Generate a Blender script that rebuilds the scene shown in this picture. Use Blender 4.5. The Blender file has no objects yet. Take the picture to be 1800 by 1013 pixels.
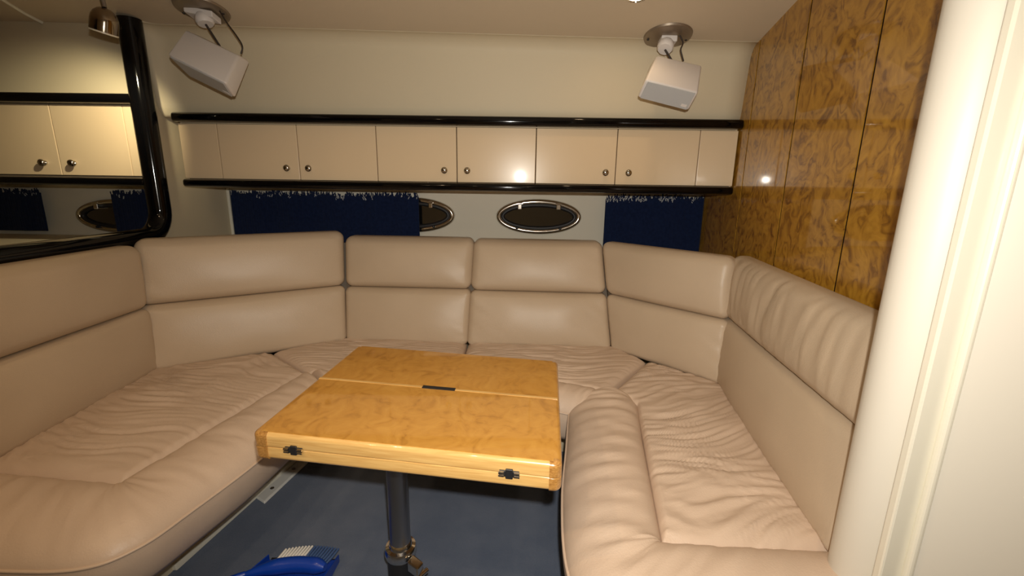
import bpy, bmesh, math, random
from mathutils import Vector, Matrix, noise
random.seed(7)
S = bpy.context.scene
COL = S.collection

# ------------------------------------------------------------------ camera
cam_d = bpy.data.cameras.new('camera')
cam_d.sensor_width = 36.0
cam_d.lens = 780.0 / 1800.0 * 36.0
cam_d.clip_start = 0.02
cam = bpy.data.objects.new('camera', cam_d)
cam.matrix_world = Matrix((( 0.99981885, -0.01679128,  0.00896187, 0.0),
                           ( 0.01249424,  0.22381760, -0.97455096, 0.0),
                           ( 0.01435813,  0.97448639,  0.22398685, 1.25),
                           (0, 0, 0, 1)))
COL.objects.link(cam)
S.camera = cam

# ------------------------------------------------------------------ world, lights, exposure
w = bpy.data.worlds.new('night'); S.world = w
w.use_nodes = True
w.node_tree.nodes['Background'].inputs[0].default_value = (0.02, 0.02, 0.03, 1)
w.node_tree.nodes['Background'].inputs[1].default_value = 0.3
S.view_settings.view_transform = 'Standard'
S.view_settings.look = 'None'
S.view_settings.gamma = 1.0
S.view_settings.use_curve_mapping = False
S.view_settings.exposure = 0.1

def light(name, kind, loc, power, color, size=0.02, target=None, angle=120, blend=0.6):
    d = bpy.data.lights.new(name, kind)
    d.energy = power; d.color = color
    if kind in ('POINT', 'SPOT'): d.shadow_soft_size = size
    if kind == 'SPOT': d.spot_size = math.radians(angle); d.spot_blend = blend
    if kind == 'AREA': d.size = size
    o = bpy.data.objects.new(name, d); o.location = loc
    if target is not None:
        o.rotation_euler = (Vector(target) - Vector(loc)).to_track_quat('-Z', 'Y').to_euler()
    COL.objects.link(o)
    return o
# the phone's flash, right beside the lens
light('phone_flash', 'SPOT', (0.025, -0.02, 1.345), 84, (1.0, 0.95, 0.85), 0.012, (0.22, 2.3, 0.88), 136, 1.0)
# warm ceiling downlights, most of them behind the photographer
WARM = (1.0, 0.70, 0.40)
DOWNLIGHTS = [(-1.15, 0.15), (-0.45, 0.05), (0.35, 0.10), (-0.8, 0.75), (0.447, 1.935)]

# ------------------------------------------------------------------ helpers
def tag(o, label=None, cat=None, group=None, kind=None):
    if label: o['label'] = label
    if cat: o['category'] = cat
    if group: o['group'] = group
    if kind: o['kind'] = kind
    return o
def thing(name, label, cat, loc=(0, 0, 0), group=None, kind=None):
    o = bpy.data.objects.new(name, None); COL.objects.link(o)
    o.location = loc; o.empty_display_size = 0.1
    bpy.context.view_layer.update()
    return tag(o, label, cat, group, kind)
def link(name, me, mat, parent=None, smooth=True):
    o = bpy.data.objects.new(name, me); COL.objects.link(o)
    if mat is not None:
        me.materials.clear(); me.materials.append(mat)
    if smooth:
        for p in me.polygons: p.use_smooth = True
    if parent is not None:
        o.parent = parent
        o.matrix_parent_inverse = parent_world(parent).inverted()
    return o
def parent_world(p):
    m = Matrix.Translation(p.location) if p.parent is None else parent_world(p.parent) @ p.matrix_parent_inverse @ p.matrix_basis
    return m
def mesh(name, vs, fs, mat, parent=None, smooth=True):
    me = bpy.data.meshes.new(name)
    me.from_pydata([tuple(v) for v in vs], [], fs); me.validate(); 
    bm = bmesh.new(); bm.from_mesh(me); bmesh.ops.recalc_face_normals(bm, faces=bm.faces); bm.to_mesh(me); bm.free()
    return link(name, me, mat, parent, smooth)
def sharp(o, deg=35):
    me = o.data
    bm = bmesh.new(); bm.from_mesh(me)
    for e in bm.edges:
        if len(e.link_faces) == 2 and e.calc_face_angle(0) > math.radians(deg): e.smooth = False
    bm.to_mesh(me); bm.free()
    return o
def box(name, lo, hi, mat, parent=None, bev=0.0, seg=2):
    bm = bmesh.new()
    bmesh.ops.create_cube(bm, size=1)
    for v in bm.verts:
        v.co = Vector([(lo[i] + hi[i]) / 2 + v.co[i] * (hi[i] - lo[i]) for i in range(3)])
    if bev: bmesh.ops.bevel(bm, geom=bm.edges[:], offset=bev, segments=seg, affect='EDGES', profile=0.5)
    me = bpy.data.meshes.new(name); bm.to_mesh(me); bm.free()
    return sharp(link(name, me, mat, parent, bool(bev)), 12)
def hexa(name, c, mat, parent=None, bev=0.0, seg=2):
    """c: 4 bottom corners (ccw), 4 top corners"""
    vs = [Vector(p) for p in c]
    fs = [(3, 2, 1, 0), (4, 5, 6, 7), (0, 1, 5, 4), (1, 2, 6, 5), (2, 3, 7, 6), (3, 0, 4, 7)]
    bm = bmesh.new(); bv = [bm.verts.new(v) for v in vs]
    for f in fs: bm.faces.new([bv[i] for i in f])
    bmesh.ops.recalc_face_normals(bm, faces=bm.faces)
    if bev: bmesh.ops.bevel(bm, geom=bm.edges[:], offset=bev, segments=seg, affect='EDGES', profile=0.5)
    me = bpy.data.meshes.new(name); bm.to_mesh(me); bm.free()
    return sharp(link(name, me, mat, parent, bool(bev)), 12)
def tube_data(pts, r, n=12, caps=True, closed=False, ry=None):
    pts = [Vector(p) for p in pts]; N = len(pts)
    vs, fs = [], []
    up = Vector((0, 0, 1))
    t0 = (pts[1] - pts[0]).normalized()
    if abs(t0.dot(up)) > 0.95: up = Vector((1, 0, 0))
    nrm = (up - t0 * up.dot(t0)).normalized()
    for i, p in enumerate(pts):
        if closed: t = (pts[(i + 1) % N] - pts[i - 1]).normalized()
        else: t = (pts[min(i + 1, N - 1)] - pts[max(i - 1, 0)]).normalized()
        nrm = (nrm - t * nrm.dot(t)).normalized(); b = t.cross(nrm)
        rr = r[i] if isinstance(r, (list, tuple)) else r
        r2 = rr if ry is None else ry
        for k in range(n):
            a = 2 * math.pi * k / n
            vs.append(p + nrm * math.cos(a) * rr + b * math.sin(a) * r2)
    M = N if closed else N - 1
    for i in range(M):
        j = (i + 1) % N
        for k in range(n):
            k2 = (k + 1) % n
            fs.append((i * n + k, i * n + k2, j * n + k2, j * n + k))
    if caps and not closed:
        fs.append(tuple(range(n - 1, -1, -1))); fs.append(tuple((N - 1) * n + k for k in range(n)))
    return vs, fs
def tube(name, pts, r, mat, parent=None, n=12, closed=False, ry=None):
    vs, fs = tube_data(pts, r, n, True, closed, ry)
    return sharp(mesh(name, vs, fs, mat, parent), 60)
def lathe(name, prof, mat, parent=None, origin=(0, 0, 0), axis=(0, 0, 1), n=28):
    """prof: (radius, height) along axis"""
    q = Vector((0, 0, 1)).rotation_difference(Vector(axis).normalized())
    vs, fs = [], []; o = Vector(origin)
    for r, h in prof:
        for k in range(n):
            a = 2 * math.pi * k / n
            vs.append(o + q @ Vector((max(r, 1e-5) * math.cos(a), max(r, 1e-5) * math.sin(a), h)))
    for i in range(len(prof) - 1):
        for k in range(n):
            k2 = (k + 1) % n
            fs.append((i * n + k, i * n + k2, (i + 1) * n + k2, (i + 1) * n + k))
    fs.append(tuple(range(n - 1, -1, -1))); fs.append(tuple((len(prof) - 1) * n + k for k in range(n)))
    return sharp(mesh(name, vs, fs, mat, parent), 40)
def smoothline(P, n):
    """Catmull-Rom through P, resampled to n points by length"""
    P = [Vector(p) for p in P]
    Q = [P[0] * 2 - P[1]] + P + [P[-1] * 2 - P[-2]]
    out = []
    for i in range(1, len(Q) - 2):
        a, b, c, d = Q[i - 1:i + 3]
        for k in range(24):
            t = k / 24
            out.append(0.5 * ((2 * b) + (c - a) * t + (2 * a - 5 * b + 4 * c - d) * t * t + (3 * b - a - 3 * c + d) * t ** 3))
    out.append(P[-1]); return resample(out, n)
def resample(P, n):
    P = [Vector(p) for p in P]
    L = [0]
    for i in range(1, len(P)): L.append(L[-1] + (P[i] - P[i - 1]).length)
    out = []; j = 0
    for k in range(n):
        s = L[-1] * k / (n - 1)
        while j < len(P) - 2 and L[j + 1] < s: j += 1
        d = L[j + 1] - L[j]
        out.append(P[j].lerp(P[j + 1], 0 if d < 1e-9 else min(1, (s - L[j]) / d)))
    return out
def copy_thing(o, loc, label=None, group=None):
    c = o.copy(); COL.objects.link(c); c.location = loc
    if label: c['label'] = label
    if group: c['group'] = group
    for ch in o.children:
        k = ch.copy(); COL.objects.link(k); k.parent = c; k.matrix_parent_inverse = ch.matrix_parent_inverse.copy()
        for g in ch.children:
            h = g.copy(); COL.objects.link(h); h.parent = k; h.matrix_parent_inverse = g.matrix_parent_inverse.copy()
    return c

# ------------------------------------------------------------------ materials
def mk(name, col, rough=0.5, metal=0.0, coat=0.0, coat_r=0.05, spec=0.5, nscale=None, ncol=None, nmix=0.5, bump=0.0, bscale=200.0, detail=4, sheen=0.0, emit=None, estr=0.0):
    m = bpy.data.materials.new(name); m.use_nodes = True
    nt = m.node_tree; b = nt.nodes['Principled BSDF']
    b.inputs['Base Color'].default_value = (*col, 1)
    b.inputs['Roughness'].default_value = rough; b.inputs['Metallic'].default_value = metal
    b.inputs['Coat Weight'].default_value = coat; b.inputs['Coat Roughness'].default_value = coat_r
    b.inputs['Specular IOR Level'].default_value = spec
    b.inputs['Sheen Weight'].default_value = sheen
    if emit: b.inputs['Emission Color'].default_value = (*emit, 1); b.inputs['Emission Strength'].default_value = estr
    tc = nt.nodes.new('ShaderNodeTexCoord')
    if ncol:
        n = nt.nodes.new('ShaderNodeTexNoise'); n.inputs['Scale'].default_value = nscale; n.inputs['Detail'].default_value = detail
        r = nt.nodes.new('ShaderNodeValToRGB'); r.color_ramp.elements[0].position = 0.5 - nmix / 2; r.color_ramp.elements[1].position = 0.5 + nmix / 2
        r.color_ramp.elements[0].color = (*col, 1); r.color_ramp.elements[1].color = (*ncol, 1)
        nt.links.new(tc.outputs['Object'], n.inputs['Vector']); nt.links.new(n.outputs['Fac'], r.inputs[0]); nt.links.new(r.outputs[0], b.inputs['Base Color'])
    if bump:
        n2 = nt.nodes.new('ShaderNodeTexNoise'); n2.inputs['Scale'].default_value = bscale; n2.inputs['Detail'].default_value = 3
        bp = nt.nodes.new('ShaderNodeBump'); bp.inputs['Strength'].default_value = bump; bp.inputs['Distance'].default_value = 0.002
        nt.links.new(tc.outputs['Object'], n2.inputs['Vector']); nt.links.new(n2.outputs['Fac'], bp.inputs['Height']); nt.links.new(bp.outputs[0], b.inputs['Normal'])
    return m
def burl(name, dark, mid, lite, scale, stretch=(1, 1, 1), coat=1.0, fig=1.0, wave=0.3):
    m = bpy.data.materials.new(name); m.use_nodes = True
    nt = m.node_tree; b = nt.nodes['Principled BSDF']; L = nt.links.new
    b.inputs['Roughness'].default_value = 0.35; b.inputs['Coat Weight'].default_value = coat; b.inputs['Coat Roughness'].default_value = 0.04
    tc = nt.nodes.new('ShaderNodeTexCoord'); mp = nt.nodes.new('ShaderNodeMapping'); mp.inputs['Scale'].default_value = stretch
    L(tc.outputs['Object'], mp.inputs['Vector'])
    n0 = nt.nodes.new('ShaderNodeTexNoise'); n0.inputs['Scale'].default_value = scale * 0.6; n0.inputs['Detail'].default_value = 3; L(mp.outputs[0], n0.inputs['Vector'])
    mx = nt.nodes.new('ShaderNodeVectorMath'); mx.operation = 'MULTIPLY_ADD'
    mx.inputs[1].default_value = (0.28 * fig,) * 3; L(n0.outputs['Color'], mx.inputs[0]); L(mp.outputs[0], mx.inputs[2])
    n1 = nt.nodes.new('ShaderNodeTexNoise'); n1.inputs['Scale'].default_value = scale * 2.2; n1.inputs['Detail'].default_value = 7; n1.inputs['Roughness'].default_value = 0.62; n1.inputs['Distortion'].default_value = 1.1 * fig
    L(mx.outputs[0], n1.inputs['Vector'])
    wv = nt.nodes.new('ShaderNodeTexWave'); wv.wave_type = 'BANDS'; wv.inputs['Scale'].default_value = scale * 1.1; wv.inputs['Distortion'].default_value = 9 * fig; wv.inputs['Detail'].default_value = 4; wv.inputs['Detail Scale'].default_value = 1.6
    L(mx.outputs[0], wv.inputs['Vector'])
    ad = nt.nodes.new('ShaderNodeMix'); ad.data_type = 'FLOAT'; ad.inputs[0].default_value = wave
    L(n1.outputs['Fac'], ad.inputs[2]); L(wv.outputs['Fac'], ad.inputs[3])
    r = nt.nodes.new('ShaderNodeValToRGB')
    r.color_ramp.elements[0].position = 0.30; r.color_ramp.elements[0].color = (*dark, 1)
    r.color_ramp.elements[1].position = 0.70; r.color_ramp.elements[1].color = (*lite, 1)
    e = r.color_ramp.elements.new(0.46); e.color = (*mid, 1)
    L(ad.outputs[0], r.inputs[0]); L(r.outputs[0], b.inputs['Base Color'])
    return m
def grain(name, a, c, stretch, rough=0.3, coat=0.8):
    m = bpy.data.materials.new(name); m.use_nodes = True
    nt = m.node_tree; b = nt.nodes['Principled BSDF']; L = nt.links.new
    b.inputs['Roughness'].default_value = rough; b.inputs['Coat Weight'].default_value = coat; b.inputs['Coat Roughness'].default_value = 0.05
    tc = nt.nodes.new('ShaderNodeTexCoord'); mp = nt.nodes.new('ShaderNodeMapping'); mp.inputs['Scale'].default_value = stretch
    n = nt.nodes.new('ShaderNodeTexNoise'); n.inputs['Scale'].default_value = 12; n.inputs['Detail'].default_value = 5; n.inputs['Distortion'].default_value = 0.4
    r = nt.nodes.new('ShaderNodeValToRGB'); r.color_ramp.elements[0].position = 0.35; r.color_ramp.elements[1].position = 0.65
    r.color_ramp.elements[0].color = (*a, 1); r.color_ramp.elements[1].color = (*c, 1)
    L(tc.outputs['Object'], mp.inputs[0]); L(mp.outputs[0], n.inputs['Vector']); L(n.outputs['Fac'], r.inputs[0]); L(r.outputs[0], b.inputs['Base Color'])
    return m
M = {}
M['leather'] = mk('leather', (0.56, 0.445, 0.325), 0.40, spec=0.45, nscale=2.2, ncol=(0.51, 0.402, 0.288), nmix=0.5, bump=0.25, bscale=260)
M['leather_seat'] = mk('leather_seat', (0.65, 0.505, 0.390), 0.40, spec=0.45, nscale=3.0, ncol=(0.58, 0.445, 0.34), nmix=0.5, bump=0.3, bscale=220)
M['backing'] = mk('gap_shade', (0.16, 0.12, 0.085), 0.6)  # dark tone that puts shade into the gaps between cushions
M['cream'] = mk('cream_vinyl', (0.66, 0.575, 0.415), 0.55, spec=0.35, nscale=1.2, ncol=(0.62, 0.54, 0.385), bump=0.12, bscale=320)
M['ceil'] = mk('ceiling_vinyl', (0.66, 0.56, 0.42), 0.6, spec=0.3, bump=0.15, bscale=300)
M['hull'] = mk('hull_lining', (0.66, 0.625, 0.53), 0.6, spec=0.3, bump=0.15, bscale=280)
M['gel'] = mk('gelcoat', (0.68, 0.64, 0.56), 0.45, spec=0.4)
M['strip'] = mk('cream_plastic', (0.80, 0.765, 0.65), 0.35, coat=0.4, coat_r=0.15)
M['door'] = mk('cream_lacquer', (0.74, 0.58, 0.385), 0.24, spec=0.22, coat=0.45, coat_r=0.05)
M['black'] = mk('black_lacquer', (0.002, 0.002, 0.0025), 0.10, spec=0.22, coat=0.25, coat_r=0.02)
M['gap'] = mk('dark_gap', (0.010, 0.005, 0.003), 0.8, spec=0.1)
M['chrome'] = mk('chrome', (0.72, 0.69, 0.64), 0.12, metal=1.0)
M['steel'] = mk('dull_steel', (0.38, 0.37, 0.37), 0.32, metal=1.0)
M['ring'] = mk('polished_ring', (0.55, 0.52, 0.47), 0.14, metal=1.0)
M['plate'] = mk('bronze_plate', (0.32, 0.26, 0.20), 0.4, metal=0.7)
M['glass'] = mk('dark_glass', (0.006, 0.006, 0.006), 0.03, spec=1.0, coat=1.0, coat_r=0.01)
M['navy'] = mk('navy_cotton', (0.005, 0.011, 0.040), 0.9, spec=0.1, nscale=60, ncol=(0.008, 0.017, 0.058), nmix=0.4, bump=0.9, bscale=500, sheen=0.1)
M['fringe'] = mk('pale_fringe', (0.38, 0.39, 0.40), 0.9, spec=0.1)
M['carpet'] = mk('blue_carpet', (0.080, 0.110, 0.180), 0.95, spec=0.1, nscale=9, ncol=(0.125, 0.155, 0.225), nmix=0.6, bump=1.0, bscale=420, sheen=0.3)
M['white'] = mk('white_plastic', (0.74, 0.70, 0.68), 0.45, bump=0.05, bscale=400)
M['grille'] = mk('grey_grille', (0.50, 0.51, 0.52), 0.6, bump=0.5, bscale=700)
M['cable'] = mk('dark_cable', (0.03, 0.02, 0.015), 0.5)
M['bluep'] = mk('blue_plastic', (0.005, 0.05, 0.40), 0.3, coat=0.3)
M['bristle_w'] = mk('white_bristle', (0.75, 0.74, 0.70), 0.6)
M['bristle_b'] = mk('blue_bristle', (0.05, 0.10, 0.24), 0.5)
M['lamp_metal'] = mk('smoked_chrome', (0.30, 0.25, 0.19), 0.14, metal=1.0)
M['dark'] = mk('black_plastic', (0.012, 0.012, 0.014), 0.5)
M['brown'] = mk('brown_grip', (0.16, 0.09, 0.045), 0.5)
M['wall_wood'] = burl('burl_wall', (0.180, 0.072, 0.006), (0.375, 0.180, 0.016), (0.50, 0.260, 0.028), 7.5, (1, 1, 0.8), wave=0.20, fig=1.2)
M['table_wood'] = burl('burl_table', (0.40, 0.180, 0.026), (0.53, 0.255, 0.042), (0.60, 0.310, 0.060), 9.0, (1, 1, 1), fig=0.7, wave=0.07)
M['maple'] = grain('maple_edge', (0.62, 0.36, 0.115), (0.74, 0.47, 0.17), (0.6, 6, 20))
M['endgrain'] = grain('end_grain', (0.30, 0.135, 0.03), (0.52, 0.27, 0.075), (14, 2, 40))
M['lamp_on'] = mk('lamp_glow', (1, 0.8, 0.5), 0.4, emit=(1.0, 0.75, 0.45), estr=14)

# ------------------------------------------------------------------ setting
def ceil_z(x, y):
    return 1.915 - 0.0163 * max(x, -2.3) + min(0.19 * max(0, 2.26 - y), 0.10)
def xr(y):                       # wood bulkhead face
    return 1.085 + 0.06 * (y - 2.3)
XL = -1.75                       # left bulkhead face
YW = 2.72                        # hull lining
# floor
tag(box('floor', (-3.2, -1.3, -0.05), (1.9, 2.80, 0.0), M['carpet']), 'blue grey carpet covering the cabin floor', 'floor', kind='structure')
# ceiling
vs, fs = [], []
ys = [-1.3, 0.5, 1.0, 1.4, 1.6, 1.7] + [1.74 + 0.06 * i for i in range(10)]
xs = [-3.2, -2.3, -1.75, -1.0, 0, 0.6, 1.2, 1.9]
for y in ys:
    for x in xs: vs.append((x, y, ceil_z(x, y)))
nx = len(xs)
for j in range(len(ys) - 1):
    for i in range(nx - 1): fs.append((j * nx + i, j * nx + i + 1, (j + 1) * nx + i + 1, (j + 1) * nx + i))
n0 = len(vs)
for y in (ys[0], ys[-1]):
    for x in (xs[0], xs[-1]): vs.append((x, y, 2.12))
def edge(idx): return idx
fs += [(n0, n0 + 1, n0 + 3, n0 + 2)]
tag(mesh('ceiling', vs, fs, M['ceil']), 'beige padded vinyl cabin ceiling', 'ceiling', kind='structure')
# hull lining (back wall under the lockers) and the curved lining above them
tag(box('wall_back', (-1.79, YW, 0.0), (1.16, YW + 0.05, 1.30), M['hull']), 'pale hull lining wall behind the sofa with oval portholes', 'wall', kind='structure')
prof = []
def soffit_y(z, zt):
    # leaning lining with a cove at the top
    t = (z - 1.55) / (zt - 1.55); r = 0.065
    q = min(1.0, max(0.0, (z - (zt - r)) / r))
    return 2.335 - 0.045 * t - r * (1 - math.sqrt(max(0.0, 1 - q * q)))
vs, fs = [], []
sx = [-1.75, -1.735, -1.715, -1.69, -1.65, -1.2, -0.6, 0, 0.6, 1.0, 1.11]
ns = 40
for x in sx:
    zt = ceil_z(x, 2.2) + 0.004
    cove = 0.0 if x > -1.65 else -0.06 * ((-1.65 - x) / 0.10) ** 2
    for k in range(ns + 1):
        z = 1.56 + (zt - 1.56) * math.sin(math.pi / 2 * k / ns)
        roll = 0.03 * max(0, 1 - (z - 1.56) / 0.05) ** 2
        vs.append((x, soffit_y(z, zt) + cove + roll, z))
for i in range(len(sx) - 1):
    for k in range(ns):
        a = i * (ns + 1) + k; fs.append((a, a + 1, a + ns + 2, a + ns + 1))
o = mesh('wall_back_upper', vs, fs, M['cream'])
md = o.modifiers.new('thick', 'SOLIDIFY'); md.thickness = 0.02; md.offset = 0
tag(o, 'cream padded wall lining curving up above the lockers', 'wall', kind='structure')
# left bulkhead, with the opening above the sofa back
def prism(name, poly, axis, a, b, mat, parent=None, bev=0.0):
    """poly in the two other axes (order kept x,y,z), extruded on axis from a to b"""
    n = len(poly); vs = []
    for t in (a, b):
        for p in poly:
            q = list(p); q.insert(axis, t); vs.append(q)
    fs = [tuple(range(n - 1, -1, -1)), tuple(range(n, 2 * n))] + [(i, (i + 1) % n, n + (i + 1) % n, n + i) for i in range(n)]
    o = mesh(name, vs, fs, mat, parent, False)
    return o
zc = 1.965
tag(prism('wall_left', [(-1.3, 0), (2.77, 0), (2.77, 1.985), (2.17, 1.955), (2.17, 0.975), (0.45, 0.975), (0.45, 2.045), (-1.3, 2.045)], 0, XL - 0.04, XL, M['cream']),
    'cream left bulkhead with a black trimmed opening above the sofa', 'wall', kind='structure')
# behind the photographer
tag(box('wall_front', (-3.2, -1.35, 0.0), (1.9, -1.3, 2.05), M['cream']), 'cream wall behind the photographer', 'wall', kind='structure')
# right bulkhead: backing and burl panels
wr = thing('wall_right', 'glossy burl wood bulkhead of tall panels on the right', 'wall', (1.12, 1.6, 0), kind='structure')
Y0, Y1 = 0.55, 2.775
mesh('backing', [(xr(Y0) + .003, Y0, 0), (xr(Y1) + .003, Y1, 0), (xr(Y1) + .05, Y1, 0), (xr(Y0) + .05, Y0, 0), (xr(Y0) + .003, Y0, 2.0), (xr(Y1) + .003, Y1, 1.98), (xr(Y1) + .05, Y1, 1.98), (xr(Y0) + .05, Y0, 2.0)],
     [(3, 2, 1, 0), (4, 5, 6, 7), (0, 1, 5, 4), (1, 2, 6, 5), (2, 3, 7, 6), (3, 0, 4, 7)], M['gap'], wr, False)
pb = [2.716, 2.205, 1.815, 1.415, 1.02, 0.60]
for i in range(5):
    a, b = pb[i + 1] + 0.0050, pb[i] - 0.0050
    za, zb = ceil_z(1.1, a) + 0.004, ceil_z(1.1, b) + 0.004
    hexa('panel', [(xr(a), a, 0.002), (xr(a) + .014, a, 0.002), (xr(b) + .014, b, 0.002), (xr(b), b, 0.002),
                   (xr(a), a, za), (xr(a) + .014, a, za), (xr(b) + .014, b, zb), (xr(b), b, zb)], M['wall_wood'], wr)

# ------------------------------------------------------------------ pillar and door on the right
pl = thing('pillar', 'pale rounded doorway pillar beside the burl wood bulkhead', 'pillar', (0.70, 0.78, 0), kind='structure')
poly = []
for k in range(13):
    a = math.radians(90 + 15 * k)      # left bullnose
    poly.append((0.753 + 0.062 * math.cos(a), 0.800 + 0.062 * math.sin(a)))
poly += [(0.790, 0.738), (0.965, 0.735), (0.965, 0.862)]
sharp(mesh('post', [(x, y, 0.0) for x, y in poly] + [(x, y, 1.99) for x, y in poly],
     [tuple(range(len(poly) - 1, -1, -1)), tuple(range(len(poly), 2 * len(poly)))] + [(i, (i + 1) % len(poly), len(poly) + (i + 1) % len(poly), len(poly) + i) for i in range(len(poly))], M['gel'], pl), 25)
# a flat trim strip and a bead stand on its near face
box('trim_strip', (0.714, 0.722, 0.0), (0.763, 0.740, 1.985), M['strip'], pl, 0.004, 2)
dr = thing('door_1', 'plain cream door panel with a raised edge bead', 'door', (1.0, 0.6, 0), kind='structure')
box('bead', (0.753, 0.708, 0.0), (0.767, 0.724, 1.98), M['strip'], dr, 0.006, 3)
hexa('door_leaf', [(0.766, 0.713, 0.0), (1.298, 0.30, 0.0), (1.298, 0.335, 0.0), (0.780, 0.733, 0.0), (0.766, 0.713, 1.98), (1.298, 0.30, 1.98), (1.298, 0.335, 1.98), (0.780, 0.733, 1.98)], M['gel'], dr)
tag(box('wall_right_front', (1.30, -1.3, 0.0), (1.36, 0.33, 2.0), M['gel']), 'cream side wall beside the door', 'wall', kind='structure')

# ------------------------------------------------------------------ overhead lockers
def rail(name, pts, ry, rz, parent):
    """black bullnose rail: rounded section swept along x"""
    n = 20; vs = []; fs = []
    for p in pts:
        for k in range(n):
            a = 2 * math.pi * k / n
            c, s = math.cos(a), math.sin(a)
            vs.append((p[0], p[1] + ry * math.copysign(abs(c) ** 0.7, c), p[2] + rz * math.copysign(abs(s) ** 0.7, s)))
    for i in range(len(pts) - 1):
        for k in range(n): fs.append((i * n + k, i * n + (k + 1) % n, (i + 1) * n + (k + 1) % n, (i + 1) * n + k))
    fs += [tuple(range(n - 1, -1, -1)), tuple((len(pts) - 1) * n + k for k in range(n))]
    return sharp(mesh(name, vs, fs, M['black'], parent), 50)
def knob(parent, x, y, z):
    lathe('knob', [(0.0, 0.0), (0.010, 0.0), (0.010, 0.006), (0.007, 0.009), (0.008, 0.013), (0.014, 0.016), (0.0165, 0.021), (0.015, 0.026), (0.010, 0.030), (0.004, 0.0315), (0.0, 0.0318)],
          M['ring'], parent, (x, y, z), (0, -1, 0), 20)
def lockers(name, label, seams, knobs, yf, yb, z0, z1, zr0, zr1, x0, x1, rx0, rx1):
    t = thing(name, label, 'cabinet', ((x0 + x1) / 2, yf, z0))
    box('body', (x0, yf + 0.019, z0 - 0.02), (x1, yb, z1 + 0.03), M['door'], t)
    box('recess', (x0 + .01, yf + 0.0172, z0), (x1 - .01, yf + 0.0195, z1), M['gap'], t)
    e = [x0] + seams + [x1]
    for i in range(len(e) - 1):
        a, b = e[i] + 0.0018, e[i + 1] - 0.0018
        end = (i == 0 and e[i + 1] - e[i] < 0.3) or (i == len(e) - 2 and e[i + 1] - e[i] < 0.3)
        d = box('end_panel' if end else 'door', (a, yf, z0 + .003), (b, yf + 0.018, z1 - .003), M['door'], t, 0.0022, 2)
        if not end:
            for k in knobs:
                if a < k < b: knob(d, k, yf, z0 + 0.060)
    rail('upper_rail', [(rx0, yf - .004, zr1), (rx0 + .01, yf - .012, zr1), (rx1 - .01, yf - .012, zr1), (rx1, yf - .006, zr1)], 0.030, 0.0225, t)
    rail('lower_rail', [(rx0 + .012, yf - .004, zr0), (rx0 + .022, yf - .012, zr0), (rx1 - .022, yf - .012, zr0), (rx1 - .012, yf - .006, zr0)], 0.030, 0.0195, t)
    return t
lockers('overhead_cabinet', 'row of cream overhead lockers between glossy black rails under the white speakers',
        [-1.495, -1.10, -0.706, -0.306, 0.088, 0.488, 0.892], [-1.156, -1.047, -0.367, -0.253, 0.435, 0.549],
        2.30, 2.715, 1.262, 1.532, 1.243, 1.556, -1.688, 1.078, -1.690, 1.079)

# ------------------------------------------------------------------ cabin beyond the opening
YB = 2.62
tag(box('wall_beyond', (-3.2, YB, 0.0), (XL - 0.04, YB + 0.05, 1.30), M['hull']), 'dim hull lining seen through the black trimmed opening', 'wall', kind='structure')
tag(box('wall_beyond_upper', (-3.2, 2.24, 1.63), (XL - 0.04, 2.29, 2.0), M['cream']), 'cream lining above the lockers beyond the opening', 'wall', kind='structure')
tag(box('wall_far_left', (-3.25, -1.3, 0.0), (-3.2, 2.67, 2.05), M['cream']), 'cream far wall of the cabin beyond the opening', 'wall', kind='structure')
lockers('overhead_cabinet', 'cream overhead lockers seen through the black trimmed opening', [-2.63, -2.225, -1.876], [-2.296, -2.152],
        2.21, YB - 0.005, 1.268, 1.600, 1.243, 1.621, -3.19, XL - 0.045, -3.19, XL - 0.042)
tag(box('shelf', (-3.19, 2.02, 0.90), (XL - 0.045, YB - .002, 0.93), M['cream'], None, 0.006), 'cream ledge below the dim porthole beyond the opening', 'shelf')
tag(box('cabin_settee', (-3.19, 0.9, 0.0), (XL - 0.06, 1.95, 0.46), M['leather'], None, 0.05, 4), 'beige settee base beyond the black trimmed opening', 'settee')
# black trim round the opening
fr = thing('opening_trim', 'thick glossy black rounded trim edging the opening above the left sofa back', 'trim', (XL, 1.4, 0.98))
P = []
cy, cz, R = 2.182, 0.985, 0.13
top = ceil_z(XL, cy) - 0.004
P.append((XL, cy, top)); P.append((XL, cy, 1.6)); P.append((XL, cy, 1.3))
for k in range(9):
    a = math.radians(90 * k / 8)
    P.append((XL, cy - R + R * math.cos(a), cz + R - R * math.sin(a)))
for y in (1.8, 1.3, 0.9): P.append((XL, y, cz))
for k in range(9):
    a = math.radians(90 * k / 8)
    P.append((XL, 0.46 + R - R * math.sin(a), cz + R - R * math.cos(a)))
P += [(XL, 0.46, 1.4), (XL, 0.46, ceil_z(XL, 0.46) - .004)]
rad = [0.047] * 3 + [0.047] * 9 + [0.044] * 3 + [0.05] * 9 + [0.056] * 2
tube('trim_tube', P, rad, M['black'], fr, 20)

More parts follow.
